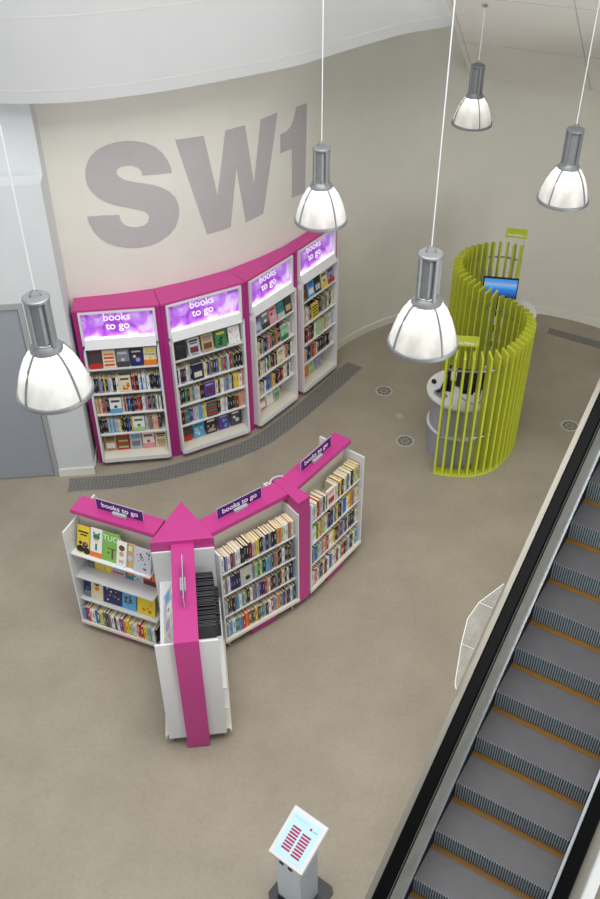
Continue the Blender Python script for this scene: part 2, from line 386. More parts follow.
PAGES = mat('book_pages', (232, 216, 182), .8, noise=.08, scale=40)
COV = {k: mat('book_cover_'+v[0].replace(' ', '_'), v[1], .4, noise=.06, scale=9) for k, v in PAL.items()}
DARKC = set('KDNMUHTREB')
def print_for(k): return COV[{'K': 'L', 'D': 'L', 'N': 'V', 'U': 'I', 'M': 'A', 'H': 'C', 'T': 'W', 'R': 'W', 'E': 'P', 'B': 'S'}.get(k, 'G')]
def book_geo(mb, variant, mi_cover=0, mi_page=1, mi_print=2, mtx=None, bend=0):
    # unit book: x thickness, y depth with the spine at y=0, z height
    mb.mi = mi_cover
    for b in ((0, .09, 0, 1, 0, 1), (.91, 1, 0, 1, 0, 1), (.09, .91, 0, .05, 0, 1)): mb.box(*b, mtx)
    mb.mi = mi_page; mb.box(.09, .91, .05, .97, .015, .975, mtx)
    mb.mi = mi_print
    for (x0, x1, z0, z1) in (((.36, .64, .45, .82), (.2, .8, .04, .10)), ((.4, .6, .35, .62),), ((.3, .48, .5, .86), (.2, .8, .04, .11)))[variant]:
        mb.box(x0, x1, -.012, .0, z0, z1, mtx)
    mb.mi = 0
BOOKMESH = {}
def book_mesh(k, v):
    if (k, v) not in BOOKMESH:
        mb = MB(); book_geo(mb, v); o = mb.build('book', [COV[k], PAGES, print_for(k)]); BOOKMESH[(k, v)] = o.data; bpy.data.objects.remove(o)
    return BOOKMESH[(k, v)]
ORD = ['first', 'second', 'third', 'fourth', 'fifth', 'sixth', 'seventh', 'eighth', 'ninth', 'tenth', 'eleventh', 'twelfth', 'thirteenth', 'fourteenth', 'fifteenth', 'sixteenth', 'seventeenth', 'eighteenth', 'nineteenth', 'twentieth'] + ['twenty-'+w for w in ('first', 'second', 'third', 'fourth', 'fifth', 'sixth', 'seventh', 'eighth', 'ninth')]+['thirtieth']+['thirty-'+w for w in ('first', 'second', 'third', 'fourth', 'fifth', 'sixth', 'seventh', 'eighth', 'ninth')]+['fortieth']
def place(obj, F, p, rz=0, rx=0, ry=0):
    """put an object at local point p of frame F (a Z-rotated frame)"""
    w = F @ Vector(p); a = math.atan2(F[1][0], F[0][0]); obj.location = w; obj.rotation_euler = (rx, ry, a+rz)
def add_book(k, F, p, size, rz, label, group, ry=0):
    o = bpy.data.objects.new('book', book_mesh(k, random.randrange(3))); COL.objects.link(o)
    place(o, F, p, rz, ry=ry); o.scale = size
    return tag(o, label, 'book', group)
def nth(n): return '%d%s' % (n, 'th' if 10 < n % 100 < 14 else {1: 'st', 2: 'nd', 3: 'rd'}.get(n % 10, 'th'))
def thick_word(t): return 'slim' if t < .024 else ('thick' if t > .036 else 'mid-thick')
def row_layout(seq, x0, x1, facew=.158, rnd=random):
    n = len(seq); fr = [i for i, c in enumerate(seq) if c == 'F']
    avail = (x1-x0)-len(fr)*(facew+.006); w = [rnd.uniform(.65, 1.4) for _ in seq]
    tot = sum(wi for wi, c in zip(w, seq) if c != 'F'); out = []; x = x0
    for wi, c in zip(w, seq):
        if c == 'F': out.append((c, x+.003, facew)); x += facew+.006
        else:
            t = wi/tot*avail; out.append((c, x+.0005, t-.0015)); x += t
    return out

# face-out covers: a closed book with a printed front
def cover_art(mb, w, h, art, rnd):
    """decorations 1 mm proud of the front (y=0 plane facing -y); material slots 2.. by art"""
    def r(x0, x1, z0, z1, mi): mb.mi = mi; mb.box(x0*w, x1*w, -.0012, 0, z0*h, z1*h); mb.mi = 0
    def disc(cx, cz, rad, mi, sx=1):
        mb.mi = mi; n = 14
        P = [(cx*w+rad*sx*math.cos(2*math.pi*i/n), cz*h+rad*math.sin(2*math.pi*i/n)) for i in range(n)]
        vs = [mb.bm.verts.new((x, y, z)) for y in (-.0014, 0) for x, z in P]
        mb._f(vs, [tuple(range(n)), tuple(range(2*n-1, n-1, -1))]+[(i, (i+1) % n, n+(i+1) % n, n+i) for i in range(n)]); mb.mi = 0
    if art == 'bars': r(.12, .88, .78, .9, 3); r(.2, .8, .66, .73, 3); r(.15, .85, .16, .5, 2); r(.25, .75, .06, .1, 3)
    elif art == 'land': r(0, 1, 0, .3, 2); disc(.5, .42, .022, 3); r(.14, .86, .72, .86, 3)
    elif art == 'blob':
        for _ in range(7): disc(rnd.uniform(.2, .8), rnd.uniform(.15, .6), rnd.uniform(.01, .022), 2)
        r(.15, .85, .76, .88, 3)
    elif art == 'plain': r(.2, .8, .7, .78, 2); r(.3, .7, .56, .6, 3); r(.3, .7, .1, .13, 3)
    elif art == 'stripe':
        for q in range(4): r(.1, .9, .12+q*.2, .22+q*.2, 2 if q % 2 else 3)
    elif art == 'monkey': r(.1, .9, .76, .82, 3); r(.25, .8, .66, .71, 3); disc(.28, .38, .02, 3); disc(.68, .34, .034, 3); disc(.3, .16, .04, 3, 1.2); disc(.72, .38, .024, 2, .9); disc(.8, .12, .04, 3)
    elif art == 'frog': r(0, 1, 0, .18, 2); disc(.5, .72, .036, 3, 1.1); disc(.28, .84, .013, 3); disc(.72, .84, .013, 3); disc(.5, .6, .026, 4, 1.3); r(.42, .58, .25, .48, 3)
    elif art == 'tree': r(.56, .66, .1, .45, 2); r(.3, .9, .44, .47, 2); disc(.38, .3, .012, 2)
    elif art == 'bear': disc(.5, .74, .034, 2); disc(.5, .5, .028, 3)
    elif art == 'paper': disc(.35, .4, .03, 2); r(.1, .6, .7, .9, 3)
    elif art == 'party':
        for _ in range(16): disc(rnd.uniform(.12, .88), rnd.uniform(.1, .9), rnd.uniform(.006, .014), rnd.choice((2, 3, 4)))
    elif art == 'glow': disc(.6, .35, .03, 3); disc(.35, .55, .02, 2); r(.15, .85, .78, .86, 2)
FACE = {}
def face_book(base, c2, c3, art, F, p, label, group, w=.158, h=.238, t=.024, tilt=12, rz=0, c4='C', text=None, tcol='W', tsize=.035, tz=.8):
    key = (base, c2, c3, art, w, h, t, c4)
    rnd = random.Random(str(key))
    mb = MB(); mb.mi = 0
    mb.box(0, w, 0, .002, 0, h); mb.box(0, w, t-.002, t, 0, h); mb.box(0, .003, .002, t-.002, 0, h)
    mb.mi = 1; mb.box(.003, w-.003, .002, t-.002, .003, h-.003); mb.mi = 0
    cover_art(mb, w, h, art, rnd)
    o = mb.build('book', [COV[base], PAGES, COV[c2], COV[c3], COV[c4]])
    place(o, F, p, rz, rx=-math.radians(tilt))
    if text: text_obj('cover_title', text, tsize, COV[tcol], o, frame((w/2, -.0018, h*tz), (1, 0, 0), (0, 0, 1)), .0004)
    return tag(o, label.replace('cover', 'book cover', 1) if 'book' not in label and 'magazine' not in label else label, 'book', group)

# ------------------------------------------------------------------ wall book bays
PW = [(-2.72, 9.75), (-1.68, 9.88), (-.68, 10.42), (-.06, 11.20), (.53, 12.00)]
HW = 2.40
def wall_hit(P, n):      # distance from P along unit n to just before the curved wall
    P = Vector(P)-AC; b = P.dot(n); c = P.length_squared-(RA+.015)**2; return -b-math.sqrt(b*b-c)
dirs = [(Vector(PW[i+1])-Vector(PW[i])).normalized() for i in range(4)]
cn = []
for i in range(5):
    t = (dirs[max(i-1, 0)]+dirs[min(i, 3)]).normalized(); cn.append(Vector((-t.y, t.x)))
cn[0] = Vector((-.05, 1)).normalized(); cn[4] = Vector((-.80, .60)).normalized()
BK = [Vector(PW[i])+cn[i]*min(.62, wall_hit(PW[i], cn[i])) for i in range(5)]
WROWS = {
 0: [None, 'KKKGVKYKVLWKKWFKRKWBWSWKKKKKB', 'COCRRGKKFCDIKBKKMKRRKWWVRKGKGWDWK', 'KKKKLSLSLLWYKKKBKYFLAGRLYI..', None],
 1: [None, 'KWNKMWLKFCNGHKBTYGRTLMREKKKKK', 'CKKEKATLLCKKFCKCWVTGLKYYWI', 'MKRTTNULLSSYCFKWWLWKKKHHOAI', None],
 2: [None, 'RECYKLGKNGIRGKEROKNF..', 'KWKKCCLCGWKTYKMKCKFLRAKKWC', 'ILCALKWBBGOYAKKMMKRWCK..', None],
 3: [None, 'RCIWLMFMKGAAGECLKWC', 'KKHKRMKKWFCALCWL', 'ROLKKGROWKKKHKK..', None]}
INLINE = {(0, 1): ('C', 'O', 'D', 'blob', 'cream cover with orange and dark figures'), (0, 2): ('W', 'S', 'D', 'land', 'white cover with a sky blue spot'), (0, 3): ('W', 'P', 'E', 'land', 'white cover with a green meadow'),
          (1, 1): ('N', 'C', 'K', 'bars', 'dark blue cover with a pale panel'), (1, 2): ('U', 'M', 'V', 'blob', 'purple cover'), (1, 3): ('H', 'T', 'R', 'stripe', 'teal and brown striped cover'),
          (2, 1): ('P', 'E', 'S', 'land', 'green landscape cover'), (2, 2): ('C', 'H', 'K', 'plain', 'cream cover'), (3, 1): ('Y', 'D', 'D', 'stripe', 'pale yellow cover with dark stripes'), (3, 2): ('P', 'L', 'W', 'plain', 'pale green cover')}
TOPS = {0: [('D', 'R', 'M', 'land', 'dark cover with a red patch'), ('C', 'O', 'R', 'stripe', 'cream cover with orange lettering'), ('G', 'D', 'L', 'land', 'misty grey cover'), ('N', 'Y', 'V', 'glow', 'deep blue cover with gold marks'), ('C', 'O', 'Y', 'land', 'cream and orange sunset cover')],
        1: [('K', 'D', 'D', 'plain', 'black cover'), ('L', 'M', 'D', 'bars', 'pale cover with dark title'), ('A', 'H', 'G', 'bars', 'brown-grey cover'), ('E', 'K', 'Y', 'blob', 'green and yellow cover with black shapes'), ('W', 'L', 'S', 'party', 'white cover with pastel flecks')],
        2: [('V', 'L', 'D', 'bars', 'lavender-grey cover'), ('G', 'D', 'W', 'land', 'slate grey cover'), ('I', 'H', 'L', 'glow', 'dusty pink cover'), ('T', 'L', 'G', 'land', 'grey-teal cover'), ('D', 'A', 'H', 'bars', 'dark brown-grey cover')],
        3: [('H', 'D', 'A', 'plain', 'brown cover'), ('S', 'W', 'B', 'bars', 'bright blue cover'), ('D', 'L', 'K', 'bars', 'charcoal cover'), ('C', 'Y', 'H', 'land', 'straw yellow cover'), ('V', 'R', 'D', 'land', 'violet-grey cover')]}
BOTS = {0: [('A', 'W', 'H', 'bars', 'tan cover with a white panel'), ('R', 'E', 'P', 'stripe', 'red cover with lime lettering'), ('L', 'G', 'S', 'bars', 'pale grey cover'), ('W', 'I', 'R', 'land', 'white and pink cover'), ('C', 'A', 'H', 'bars', 'cream cover')],
        1: [('H', 'R', 'D', 'land', 'dark brown cover with a red base'), ('S', 'W', 'T', 'blob', 'turquoise cover'), ('K', 'A', 'W', 'blob', 'black cover with a tan figure'), ('U', 'S', 'V', 'blob', 'violet and blue cover'), ('D', 'W', 'L', 'glow', 'black and white cover')],
        2: [('C', 'L', 'D', 'bars', 'cream cover'), ('I', 'W', 'D', 'bars', 'pale pink cover'), ('W', 'G', 'L', 'plain', 'white cover'), ('P', 'G', 'E', 'bars', 'grey-green cover')],
        3: [('G', 'W', 'D', 'land', 'grey cover'), ('O', 'A', 'M', 'plain', 'salmon orange cover'), ('P', 'G', 'D', 'plain', 'sage green cover'), ('V', 'U', 'W', 'plain', 'lilac cover')]}
UNAME = ['leftmost wall bay', 'second wall bay', 'third wall bay', 'rightmost wall bay']
bulk = MB(); bulk_keys = list(PAL.keys()); bulk_mats = [COV[k] for k in bulk_keys]+[PAGES]
def bulk_book(k, F, x, y, z, size, lean=0):
    m = F @ Matrix.Translation((x, y, z)) @ Matrix.Rotation(lean, 4, 'Y') @ Matrix.Diagonal((*size, 1))
    book_geo(bulk, random.randrange(3), bulk_keys.index(k), len(bulk_keys), bulk_keys.index('L' if k in DARKC else 'G'), m)

ZSH = [.145, .52, .85, 1.18, 1.56]
for i in range(4):
    p0 = Vector(PW[i]); d = dirs[i]; w = (Vector(PW[i+1])-p0).length
    rz = math.atan2(d.y, d.x); F = Matrix.Translation((p0.x, p0.y, 0)) @ Matrix.Rotation(rz, 4, 'Z'); Fi = F.inverted()
    r = empty('bookcase', (p0.x, p0.y, 0), rz)
    tag(r, ['magenta and white book bay beside the white pier, leftmost of four', 'magenta and white book bay, second from the left along the curved wall', 'magenta and white book bay, third from the left along the curved wall', 'magenta and white book bay at the right-hand end of the curved run'][i], 'bookcase', 'lit book bays along the curved wall')
    bl = Fi @ Vector((BK[i].x, BK[i].y, 0)); br = Fi @ Vector((BK[i+1].x, BK[i+1].y, 0))
    def yb(x, s=1.0): return (bl.y+(br.y-bl.y)*(x-bl.x)/(br.x-bl.x))
    D = .26; e = .0015
    lx0 = bl.x*D/bl.y; rx0 = w+(br.x-w)*D/br.y      # side planes at depth D
    # magenta surround
    mb = MB()
    mb.prism([(e, 0), (.062, 0), (.062, D), (lx0+e, D)], .0, HW-.031); mb.prism([(w-.062, 0), (w-e, 0), (rx0-e, D), (w-.062, D)], .0, HW-.031)
    mb.prism([(lx0+e, D), (rx0-e, D), (br.x-e, br.y), (bl.x+e, bl.y)], .0, HW-.031)
    mb.build('surround', MAGB, r)
    mb = MB(); mb.box(.062, w-.062, 0.0, .2, 0, .07); mb.build('plinth', MAGB, r)
    mb = MB(); mb.prism([(e, -.012), (w-e, -.012), (br.x-e, br.y), (bl.x+e, bl.y)], HW-.03, HW); mb.build('top_cap', MAG, r, bevel=.003)
    # white insert
    X0, X1 = .064, w-.064; fy = -.10
    mb = MB()
    for a, b in ((X0, X0+.028), (X1-.028, X1)):
        mb.hexa([Vector(q) for q in ((a, fy, .09), (b, fy, .09), (b, .235, .09), (a, .235, .09), (a, fy+.02, 1.80), (b, fy+.02, 1.90), (b, .235, 1.90), (a, .235, 1.90))])
        mb.box(a, b, -.03, .235, 1.90, 2.365)
    mb.box(X0+.028, X1-.028, -.03, .0, 2.343, 2.365); mb.build('white_frame', WHITE, r)
    mb = MB(); mb.box(X0+.028, X1-.028, .235, .25, .09, 2.365); mb.build('back_panel', WHITE, r)
    mb = MB(); mb.hexa([Vector(q) for q in ((X0+.028, fy+.02, 1.87), (X1-.028, fy+.02, 1.87), (X1-.028, .232, 1.87), (X0+.028, .232, 1.87), (X0+.028, -.03, 1.985), (X1-.028, -.03, 1.985), (X1-.028, .232, 1.985), (X0+.028, .232, 1.985))]); mb.build('header', WHITE, r)
    # backlit box
    lb = MB(); lb.hexa([Vector(q) for q in ((X0+.03, .01, 1.988), (X1-.03, .01, 1.988), (X1-.03, .03, 1.988), (X0+.03, .03, 1.988), (X0+.03, .06, 2.36), (X1-.03, .06, 2.36), (X1-.03, .08, 2.36), (X0+.03, .08, 2.36))])
    lbo = lb.build('lightbox', LBOX, r)
    tb = MB(); tb.tube([(X0+.05, -.012, 1.996), (X1-.05, -.012, 1.996)], .007); tb.build('light_tube', TUBE, lbo)
    ttx = frame(((X0+X1)/2-.01, .036-.004, 2.185), (1, 0, 0), (0, .05, .372))
    text_obj('lettering', 'books\nto go', .135, TXTL, lbo, ttx, .001, bold=.001)
    def sh(n, z, y0, m=WHITE, lip=True):
        b = MB(); b.box(X0+.029, X1-.029, y0, .234, z-.018, z)
        b.build(n, m, r)
    sh('base_shelf', ZSH[0], fy+.004, CREAM)
    b = MB(); b.box(X0+.028, X1-.028, fy-.012, fy+.002, .085, ZSH[0]+.004); b.build('base_lip', WHITE, r)
    for z in ZSH[1:]:
        sh('shelf', z, -.06)
    # books
    for ri in (1, 2, 3):
        zz = ZSH[4-ri]; seq = WROWS[i][ri]; lay = row_layout(seq.replace('.', ''), X0+.034, X1-.034-(.09 if seq.endswith('..') else 0))
        for c, x, t in lay:
            if c == 'F':
                b2 = INLINE[(i, ri)]
                face_book(b2[0], b2[1], b2[2], b2[3], F, (x, -.045, zz+.006), '%s, %s shelf of %s' % (b2[4], ['', 'second', 'third', 'fourth'][ri], UNAME[i]), 'face-out books in the wall bays', tilt=5, w=.152, h=.225)
            else:
                hgt = random.uniform(.195, .232); bulk_book(c, F, x, -.035+random.uniform(0, .012), zz+.001, (t, random.uniform(.13, .15), hgt))
        if seq.endswith('..') and i != 1:
            xx = X1-.034-.085
            bulk_book('D', F, xx+.002, -.03, zz+.026, (.022, .14, .21), lean=.42) if False else None
            m = F
            bulk_book('K' if i == 0 else 'W', F, X1-.034-.078, -.03, zz+.012, (.024, .14, .19), lean=-.0)
    nT = TOPS[i]; span = X1-X0-.07
    for rowname, items, zz, yy, tl in (('top', TOPS[i], ZSH[4], -.045, 10), ('bottom', BOTS[i], ZSH[0], .06, 8)):
        pitch = (span-.005)/5
        for q, b2 in enumerate(items):
            ww = min(.158, pitch-.012)
            xx = X0+.036+pitch*q+(pitch-ww)/2
            txt = None
            kw = {}
            if rowname == 'bottom' and i == 1 and q == 2: kw = dict(text='MAFIA', tcol='W', tsize=.045, tz=.16)
            if rowname == 'top' and i == 0 and q == 4: kw = dict(text='Grisham', tcol='K', tsize=.04, tz=.62)
            face_book(b2[0], b2[1], b2[2], b2[3], F, (xx, yy, zz+.007), '%s, %s shelf of %s' % (b2[4], rowname, UNAME[i]), 'face-out books in the wall bays', w=ww, tilt=tl, h=.238, **kw)
bo = bulk.build('shelved_books', bulk_mats)
tag(bo, 'rows of mixed upright books filling the middle shelves of the four wall bays', 'books', 'spine-out books in the wall bays', 'stuff')

# ------------------------------------------------------------------ Y-shaped display on the floor
def seg_frame(o, e):
    o = Vector(o); e = Vector(e); d = (e-o); L = d.length; rz = math.atan2(d.y, d.x)
    return Matrix.Translation((o.x, o.y, 0)) @ Matrix.Rotation(rz, 4, 'Z'), L, rz
WING = {'front': ((-1.17, 6.60), (-1.03, 5.43)), 'left': ((-1.42, 6.84), (-2.33, 7.21)), 'inner': ((-1.0, 6.82), (-.20, 7.42)), 'outer': ((-.13, 7.48), (.48, 8.28))}
WLAB = {'front': 'white double-sided display wing with magenta band pointing at the viewer', 'left': 'white display wing of picture books pointing to the left', 'inner': 'white display wing of upright books joined to the central hub on the right', 'outer': 'white display wing of upright books at the far right end'}
ZG = [.17, .50, .83, 1.16]; ZL = [.125, .46, .81, 1.16]
GW = {}
for nm, (o, e) in WING.items():
    F, L, rz = seg_frame(o, e); r = empty('display_wing', (o[0], o[1], 0), rz); tag(r, WLAB[nm], 'bookcase', 'wings of the Y-shaped book display'); GW[nm] = (F, L, rz, r)
    mb = MB(); mb.box(.021, L-.021, -.035, .035, .14, 1.595); mb.build('centre_panel', CREAM if nm != 'front' else WHITE, r)
    for x0, x1 in ((0, .02), (L-.02, L)):
        if nm == 'left' and x0 == 0: continue
        pw = .288 if nm == 'front' and x0 > 0 else .31
        mb = MB(); mb.box(x0, x1, -pw, pw, .12 if nm != 'left' else .08, 1.50 if nm != 'front' else 1.575); mb.build('end_panel', WHITE, r, bevel=.002)
    cw = .115 if nm != 'front' else .112
    mb = MB(); mb.box(.0 if nm != 'front' else -.02, L+(.0 if nm != 'front' else .05), -cw, cw, 1.597, 1.65)
    if nm in ('left', 'outer'): mb = MB(); mb.box(0, L+.0, -cw, cw, 1.597, 1.65)
    if nm == 'inner': mb = MB(); mb.box(0, L-.005, -cw-.01, cw, 1.597, 1.65)
    mb.build('top_cap', MAG, r)
    if nm == 'front':
        mb = MB(); mb.box(L+.001, L+.05, -.112, .112, .02, 1.596); mb.build('end_band', MAG, r)
    sides = (-1, 1)
    for s in sides:
        for k, z in enumerate(ZL if nm == 'left' else ZG):
            dep = .305 if k == 0 else .27
            if nm == 'front' and s == 1 and k < 3: dep = .325
            if nm == 'front' and s == 1 and k == 3: dep = .27
            y0, y1 = sorted((s*.036, s*dep)); mb = MB(); mb.box(.021, L-.021, y0, y1, z-.018, z)
            if k == 0:
                y0, y1 = sorted((s*dep, s*(dep+.014))); mb.box(.0, L, y0+s*.0, y1, z-.035, z+.004)
            mb.build('shelf' if k else 'base_shelf', CREAM if k == 0 else WHITE, r)
    mb = MB(); mb.box(L*.35, L*.68, -.285, .285, .012, .13 if nm != 'left' else .085); mb.build('kick_plate', MAGB, r)
    for x in (.07, L-.07):
        for y in (-.26, .26):
            mb = MB(); mb.cyl(x, y, .0, .135 if nm != 'left' else .088, .016, 12); mb.cyl(x, y, .0, .03, .026, 12); mb.build('foot', CHROME, r)
# hub and joint post
hub = empty('display_hub', (-1.19, 6.80, 0)); tag(hub, 'magenta triangular hub cap where the three display wings meet', 'display hub')
tri = [(-1.23, 7.17), (-1.485, 6.57), (-.855, 6.64)]
loc = [(x+1.19, y-6.80) for x, y in tri]
mb = MB(); mb.prism(loc, 1.552, 1.70); mb.build('hub_cap', MAG, hub, bevel=.003)
post = [(-.02, 7.165), (.108, 7.285), (-.235, 7.57), (-.288, 7.53)]
mb = MB(); mb.prism([(x, y) for x, y in post], 1.6505, 1.656); mb.prism([(-.03, 7.175), (.10, 7.29), (-.125, 7.47), (-.19, 7.415)], .09, 1.65)
po = mb.build('joint_post', MAG); tag(po, 'magenta upright post joining the two right-hand display wings', 'post')

# upright books on the two right-hand wings
GROW = {'inner': ['WWNVWMGWWKKKKMIPYKKVKGKKAOPWWGOW', 'EWGWUNNKNFGPECEKSSGDGOKKWKHKGG', 'GLDHKGSWSPHKWGDLVNNRAWMKGKMCKWKKS', 'GLSWTTSGROREHYMTTANWRSAOTGNANDCSD'],
        'outer': ['KWLWKOLLKCGFCLKYKRWPKWKNYPCA', 'ICWWEYRPPCINNKCBYKKLBBWYOGCC', 'RKVGBPLOLORWWYKKOKBIHKLKKKWC', 'KCLRWGKKCMMWGBCLMWERRKGLKKCTS']}
SHN = ['top', 'second', 'third', 'bottom']
WN = {'inner': 'wing right of the hub', 'outer': 'far right display wing'}
for nm in ('inner', 'outer'):
    F, L, rz, r = GW[nm]
    for ri, seq in enumerate(GROW[nm]):
        zz = ZG[3-ri]; last = ri == 3
        lay = row_layout(seq, .03, L-.03, facew=.15)
        for q, (c, x, t) in enumerate(lay):
            yf = -.262 if not last else -.285
            if c == 'F':
                if nm == 'inner': face_book('L', 'Y', 'K', 'glow', F, (x, yf+.0, zz+.004), 'grey and yellow face-out book on the second shelf, %s' % WN[nm], 'face-out books on the floor display', w=.15, h=.225, tilt=3)
                else: face_book('W', 'R', 'I', 'bars', F, (x, yf+.0, zz+.004), 'white and red face-out book on the top shelf, %s' % WN[nm], 'face-out books on the floor display', w=.15, h=.225, tilt=3)
                continue
            h = random.uniform(.198, .225) if ri else random.uniform(.21, .232)
            add_book(c, F, (x, yf+random.uniform(0, .008), zz+.001), (t, random.uniform(.15, .165), h), 0,
                     '%s %s book, %s from left, %s shelf, %s' % (thick_word(t), PAL[c][0], nth(q+1), SHN[ri], WN[nm]), 'upright books on the %s' % WN[nm])
# left wing: picture books, face side is +y; the far end is on the viewer's left
F, L, rz, r = GW['left']
FL = F @ Matrix.Translation((L, 0, 0)) @ Matrix.Rotation(math.pi, 4, 'Z')      # x runs left to right for the viewer, shelf side at -y
lw = 'face-out picture books on the left wing'
top = [(.066, 'Y', 'I', 'K', 'monkey', .148, .32, 'yellow picture book with dark ape shapes', {}),
       (.226, 'W', 'O', 'E', 'frog', .14, .335, 'white picture book with a green head and orange base', {}),
       (.37, 'Q', 'H', 'E', 'tree', .20, .335, 'green picture book titled above a brown tree', dict(text='STUCK', tcol='W', tsize=.085, tz=.8)),
       (.55, 'W', 'H', 'A', 'bear', .115, .29, 'white picture book with a brown head', dict(text='W', tcol='R', tsize=.06, tz=.18)),
       (.668, 'A', 'L', 'C', 'paper', .085, .28, 'tan picture book partly behind a blue one', {}),
       (.752, 'L', 'B', 'R', 'party', .20, .285, 'pale blue picture book with bright scattered shapes', dict(c4='E'))]
for k, (x, b, c2, c3, art, w, h, lab, kw) in enumerate(top):
    dy = -.016 if k in (3, 5) else 0
    face_book(b, c2, c3, art, FL, (x, -.225+dy, ZL[3]+.004), lab+' on the top shelf', lw, w=w, h=h, t=.012, tilt=18, **kw)
sec = [(.07, 'D', 'G', 'E', 'land', .08, 'dark green picture book'), (.155, 'Y', 'A', 'H', 'tree', .20, 'yellow picture book with a brown shape'), (.36, 'I', 'S', 'E', 'stripe', .17, 'coral and blue picture book'), (.535, 'T', 'Y', 'O', 'glow', .095, 'teal picture book'), (.635, 'L', 'S', 'B', 'party', .115, 'pale blue picture book'), (.755, 'O', 'M', 'R', 'land', .17, 'orange picture book')]
for (x, b, c2, c3, art, w, lab) in sec:
    face_book(b, c2, c3, art, FL, (x, -.10, ZL[2]+.004), lab+' set back on the second shelf', lw, w=w, h=.22, t=.012, tilt=8)
thi = [(.04, 'N', 'G', 'B', 'land', .08, 'dark blue picture book'), (.125, 'C', 'H', 'O', 'bear', .15, 'cream picture book with a brown creature'), (.285, 'N', 'B', 'Y', 'party', .22, 'midnight blue picture book with coloured dots'), (.515, 'S', 'H', 'G', 'blob', .17, 'blue picture book with brown shapes'), (.70, 'Y', 'O', 'E', 'blob', .215, 'yellow picture book with an orange animal shape')]
for (x, b, c2, c3, art, w, lab) in thi:
    face_book(b, c2, c3, art, FL, (x, -.225, ZL[1]+.004), lab+' on the third shelf', lw, w=w, h=.28, t=.012, tilt=13)
lay = row_layout('SURWWBTYTMGWKWUOYYLWCRRYPSWK', .03, L-.03)
for q, (c, x, t) in enumerate(lay):
    add_book(c, FL, (x, -.295, ZL[0]+.001), (t, random.uniform(.19, .215), random.uniform(.19, .225)), 0, '%s %s picture book, %s from left, bottom shelf, left wing' % (thick_word(t), PAL[c][0], nth(q+1)), 'upright picture books on the bottom shelf')

# front wing: magazines on the viewer's left, black cases on the right
F, L, rz, r = GW['front']
FM = F @ Matrix.Translation((0, 0, 0))
mags = [('L', 'S', 'W', 'bars'), ('W', 'L', 'G', 'land'), ('C', 'V', 'L', 'bars'), ('L', 'I', 'W', 'blob'), ('W', 'A', 'L', 'bars')]
for k, (b, c2, c3, art) in enumerate(mags):
    face_book(b, c2, c3, art, F, (.24+k*.178, -.235, ZG[3]+.004), '%s pale magazine from the hub, leaning on left side of front wing' % ORD[k], 'magazines on the front wing', w=.17, h=.29, t=.006, tilt=28)
for k, (b, c2, c3, art) in enumerate(mags[::-1]):
    face_book(b, c2, c3, art, F, (.06+k*.205, -.255, ZG[1]+.004), '%s pale magazine from the hub, lower left shelf of the front wing' % ORD[k], 'magazines on the front wing', w=.195, h=.285, t=.006, tilt=12)
mb = MB(); mb.box(0, .0145, 0, .19, 0, .19); mb.mi = 1; mb.box(.003, .0115, -.0008, 0, .03, .16); mb.box(.0, .003, .0, .19, .19, .1915); cm = mb.build('disc_case', [BLACKP, COV['G']]); cmesh = cm.data; bpy.data.objects.remove(cm)
FD = F @ Matrix.Rotation(0, 4, 'Z')
for lv, (x0, n, z) in enumerate(((.12, 34, ZG[3]), (.04, 24, ZG[2]), (.05, 21, ZG[1]))):
    for k in range(n):
        o = bpy.data.objects.new('disc_case', cmesh); COL.objects.link(o)
        place(o, F, (x0+k*.0205+.0145, .27+.004*(k % 3) if lv == 0 else .312, z+.001), math.pi)
        o.scale = (1, 1, random.uniform(.93, 1.03))
        tag(o, 'black disc case in the row on the %s right-hand shelf, front wing' % ('top', 'second', 'third')[lv], 'disc case', 'black disc cases, %s shelf' % ('top', 'second', 'third')[lv])

# purple signs clipped on the caps
def cap_sign(nm, xc, label, flip=False, y=0):
    F, L, rz, _ = GW[nm]
    G = F @ Matrix.Translation((xc, y, 1.651))
    if flip: G = G @ Matrix.Rotation(math.pi, 4, 'Z')
    w_ = G.translation; a = math.atan2(G[1][0], G[0][0])
    r = empty('shelf_sign', tuple(w_), a); tag(r, label, 'sign', 'purple signs on top of the display wings')
    mb = MB(); mb.box(-.27, .27, -.003, .003, .012, .145); p = mb.build('sign_panel', PURPLE, r)
    mb = MB(); mb.box(-.27, .27, -.004, .004, .1455, .148); mb.box(-.274, -.2705, -.004, .004, .012, .148); mb.box(.2705, .274, -.004, .004, .012, .148); mb.build('edge_trim', ACR, p)
    text_obj('lettering', 'books to go', .088, TXT, p, frame((0, -.0045, .08), (1, 0, 0), (0, 0, 1)), .001, bold=.001)
    mb = MB(); mb.box(-.08, .08, -.035, -.004, 0, .04); mb.box(-.08, .08, .004, .02, 0, .04); mb.box(-.08, .08, -.035, .02, 0, .01); mb.build('clip', ACR, r, bevel=.002)
cap_sign('left', .45, 'purple books to go sign on top of the left wing', True)
cap_sign('inner', .47, 'purple books to go sign on top of the wing right of the hub')
cap_sign('outer', .50, 'purple books to go sign on top of the far right wing')
cap_sign('front', .56, 'purple books to go sign seen edge-on above the front wing')

# white bin just showing behind the right-hand wings
bn = empty('waste_bin', (-.235, 8.42, 0)); tag(bn, 'round white rimmed bin just showing behind the right-hand wing', 'bin')
mb = MB(); mb.lathe([(.11, 0), (.125, .80), (.115, .80), (.10, .02)], 32); mb.build('body', KGREY, bn, smooth=True)
mb = MB(); mb.lathe([(.112, .80), (.132, .80), (.132, .82), (.112, .82)], 32, closed=True); mb.build('rim', WHITE, bn, smooth=True)

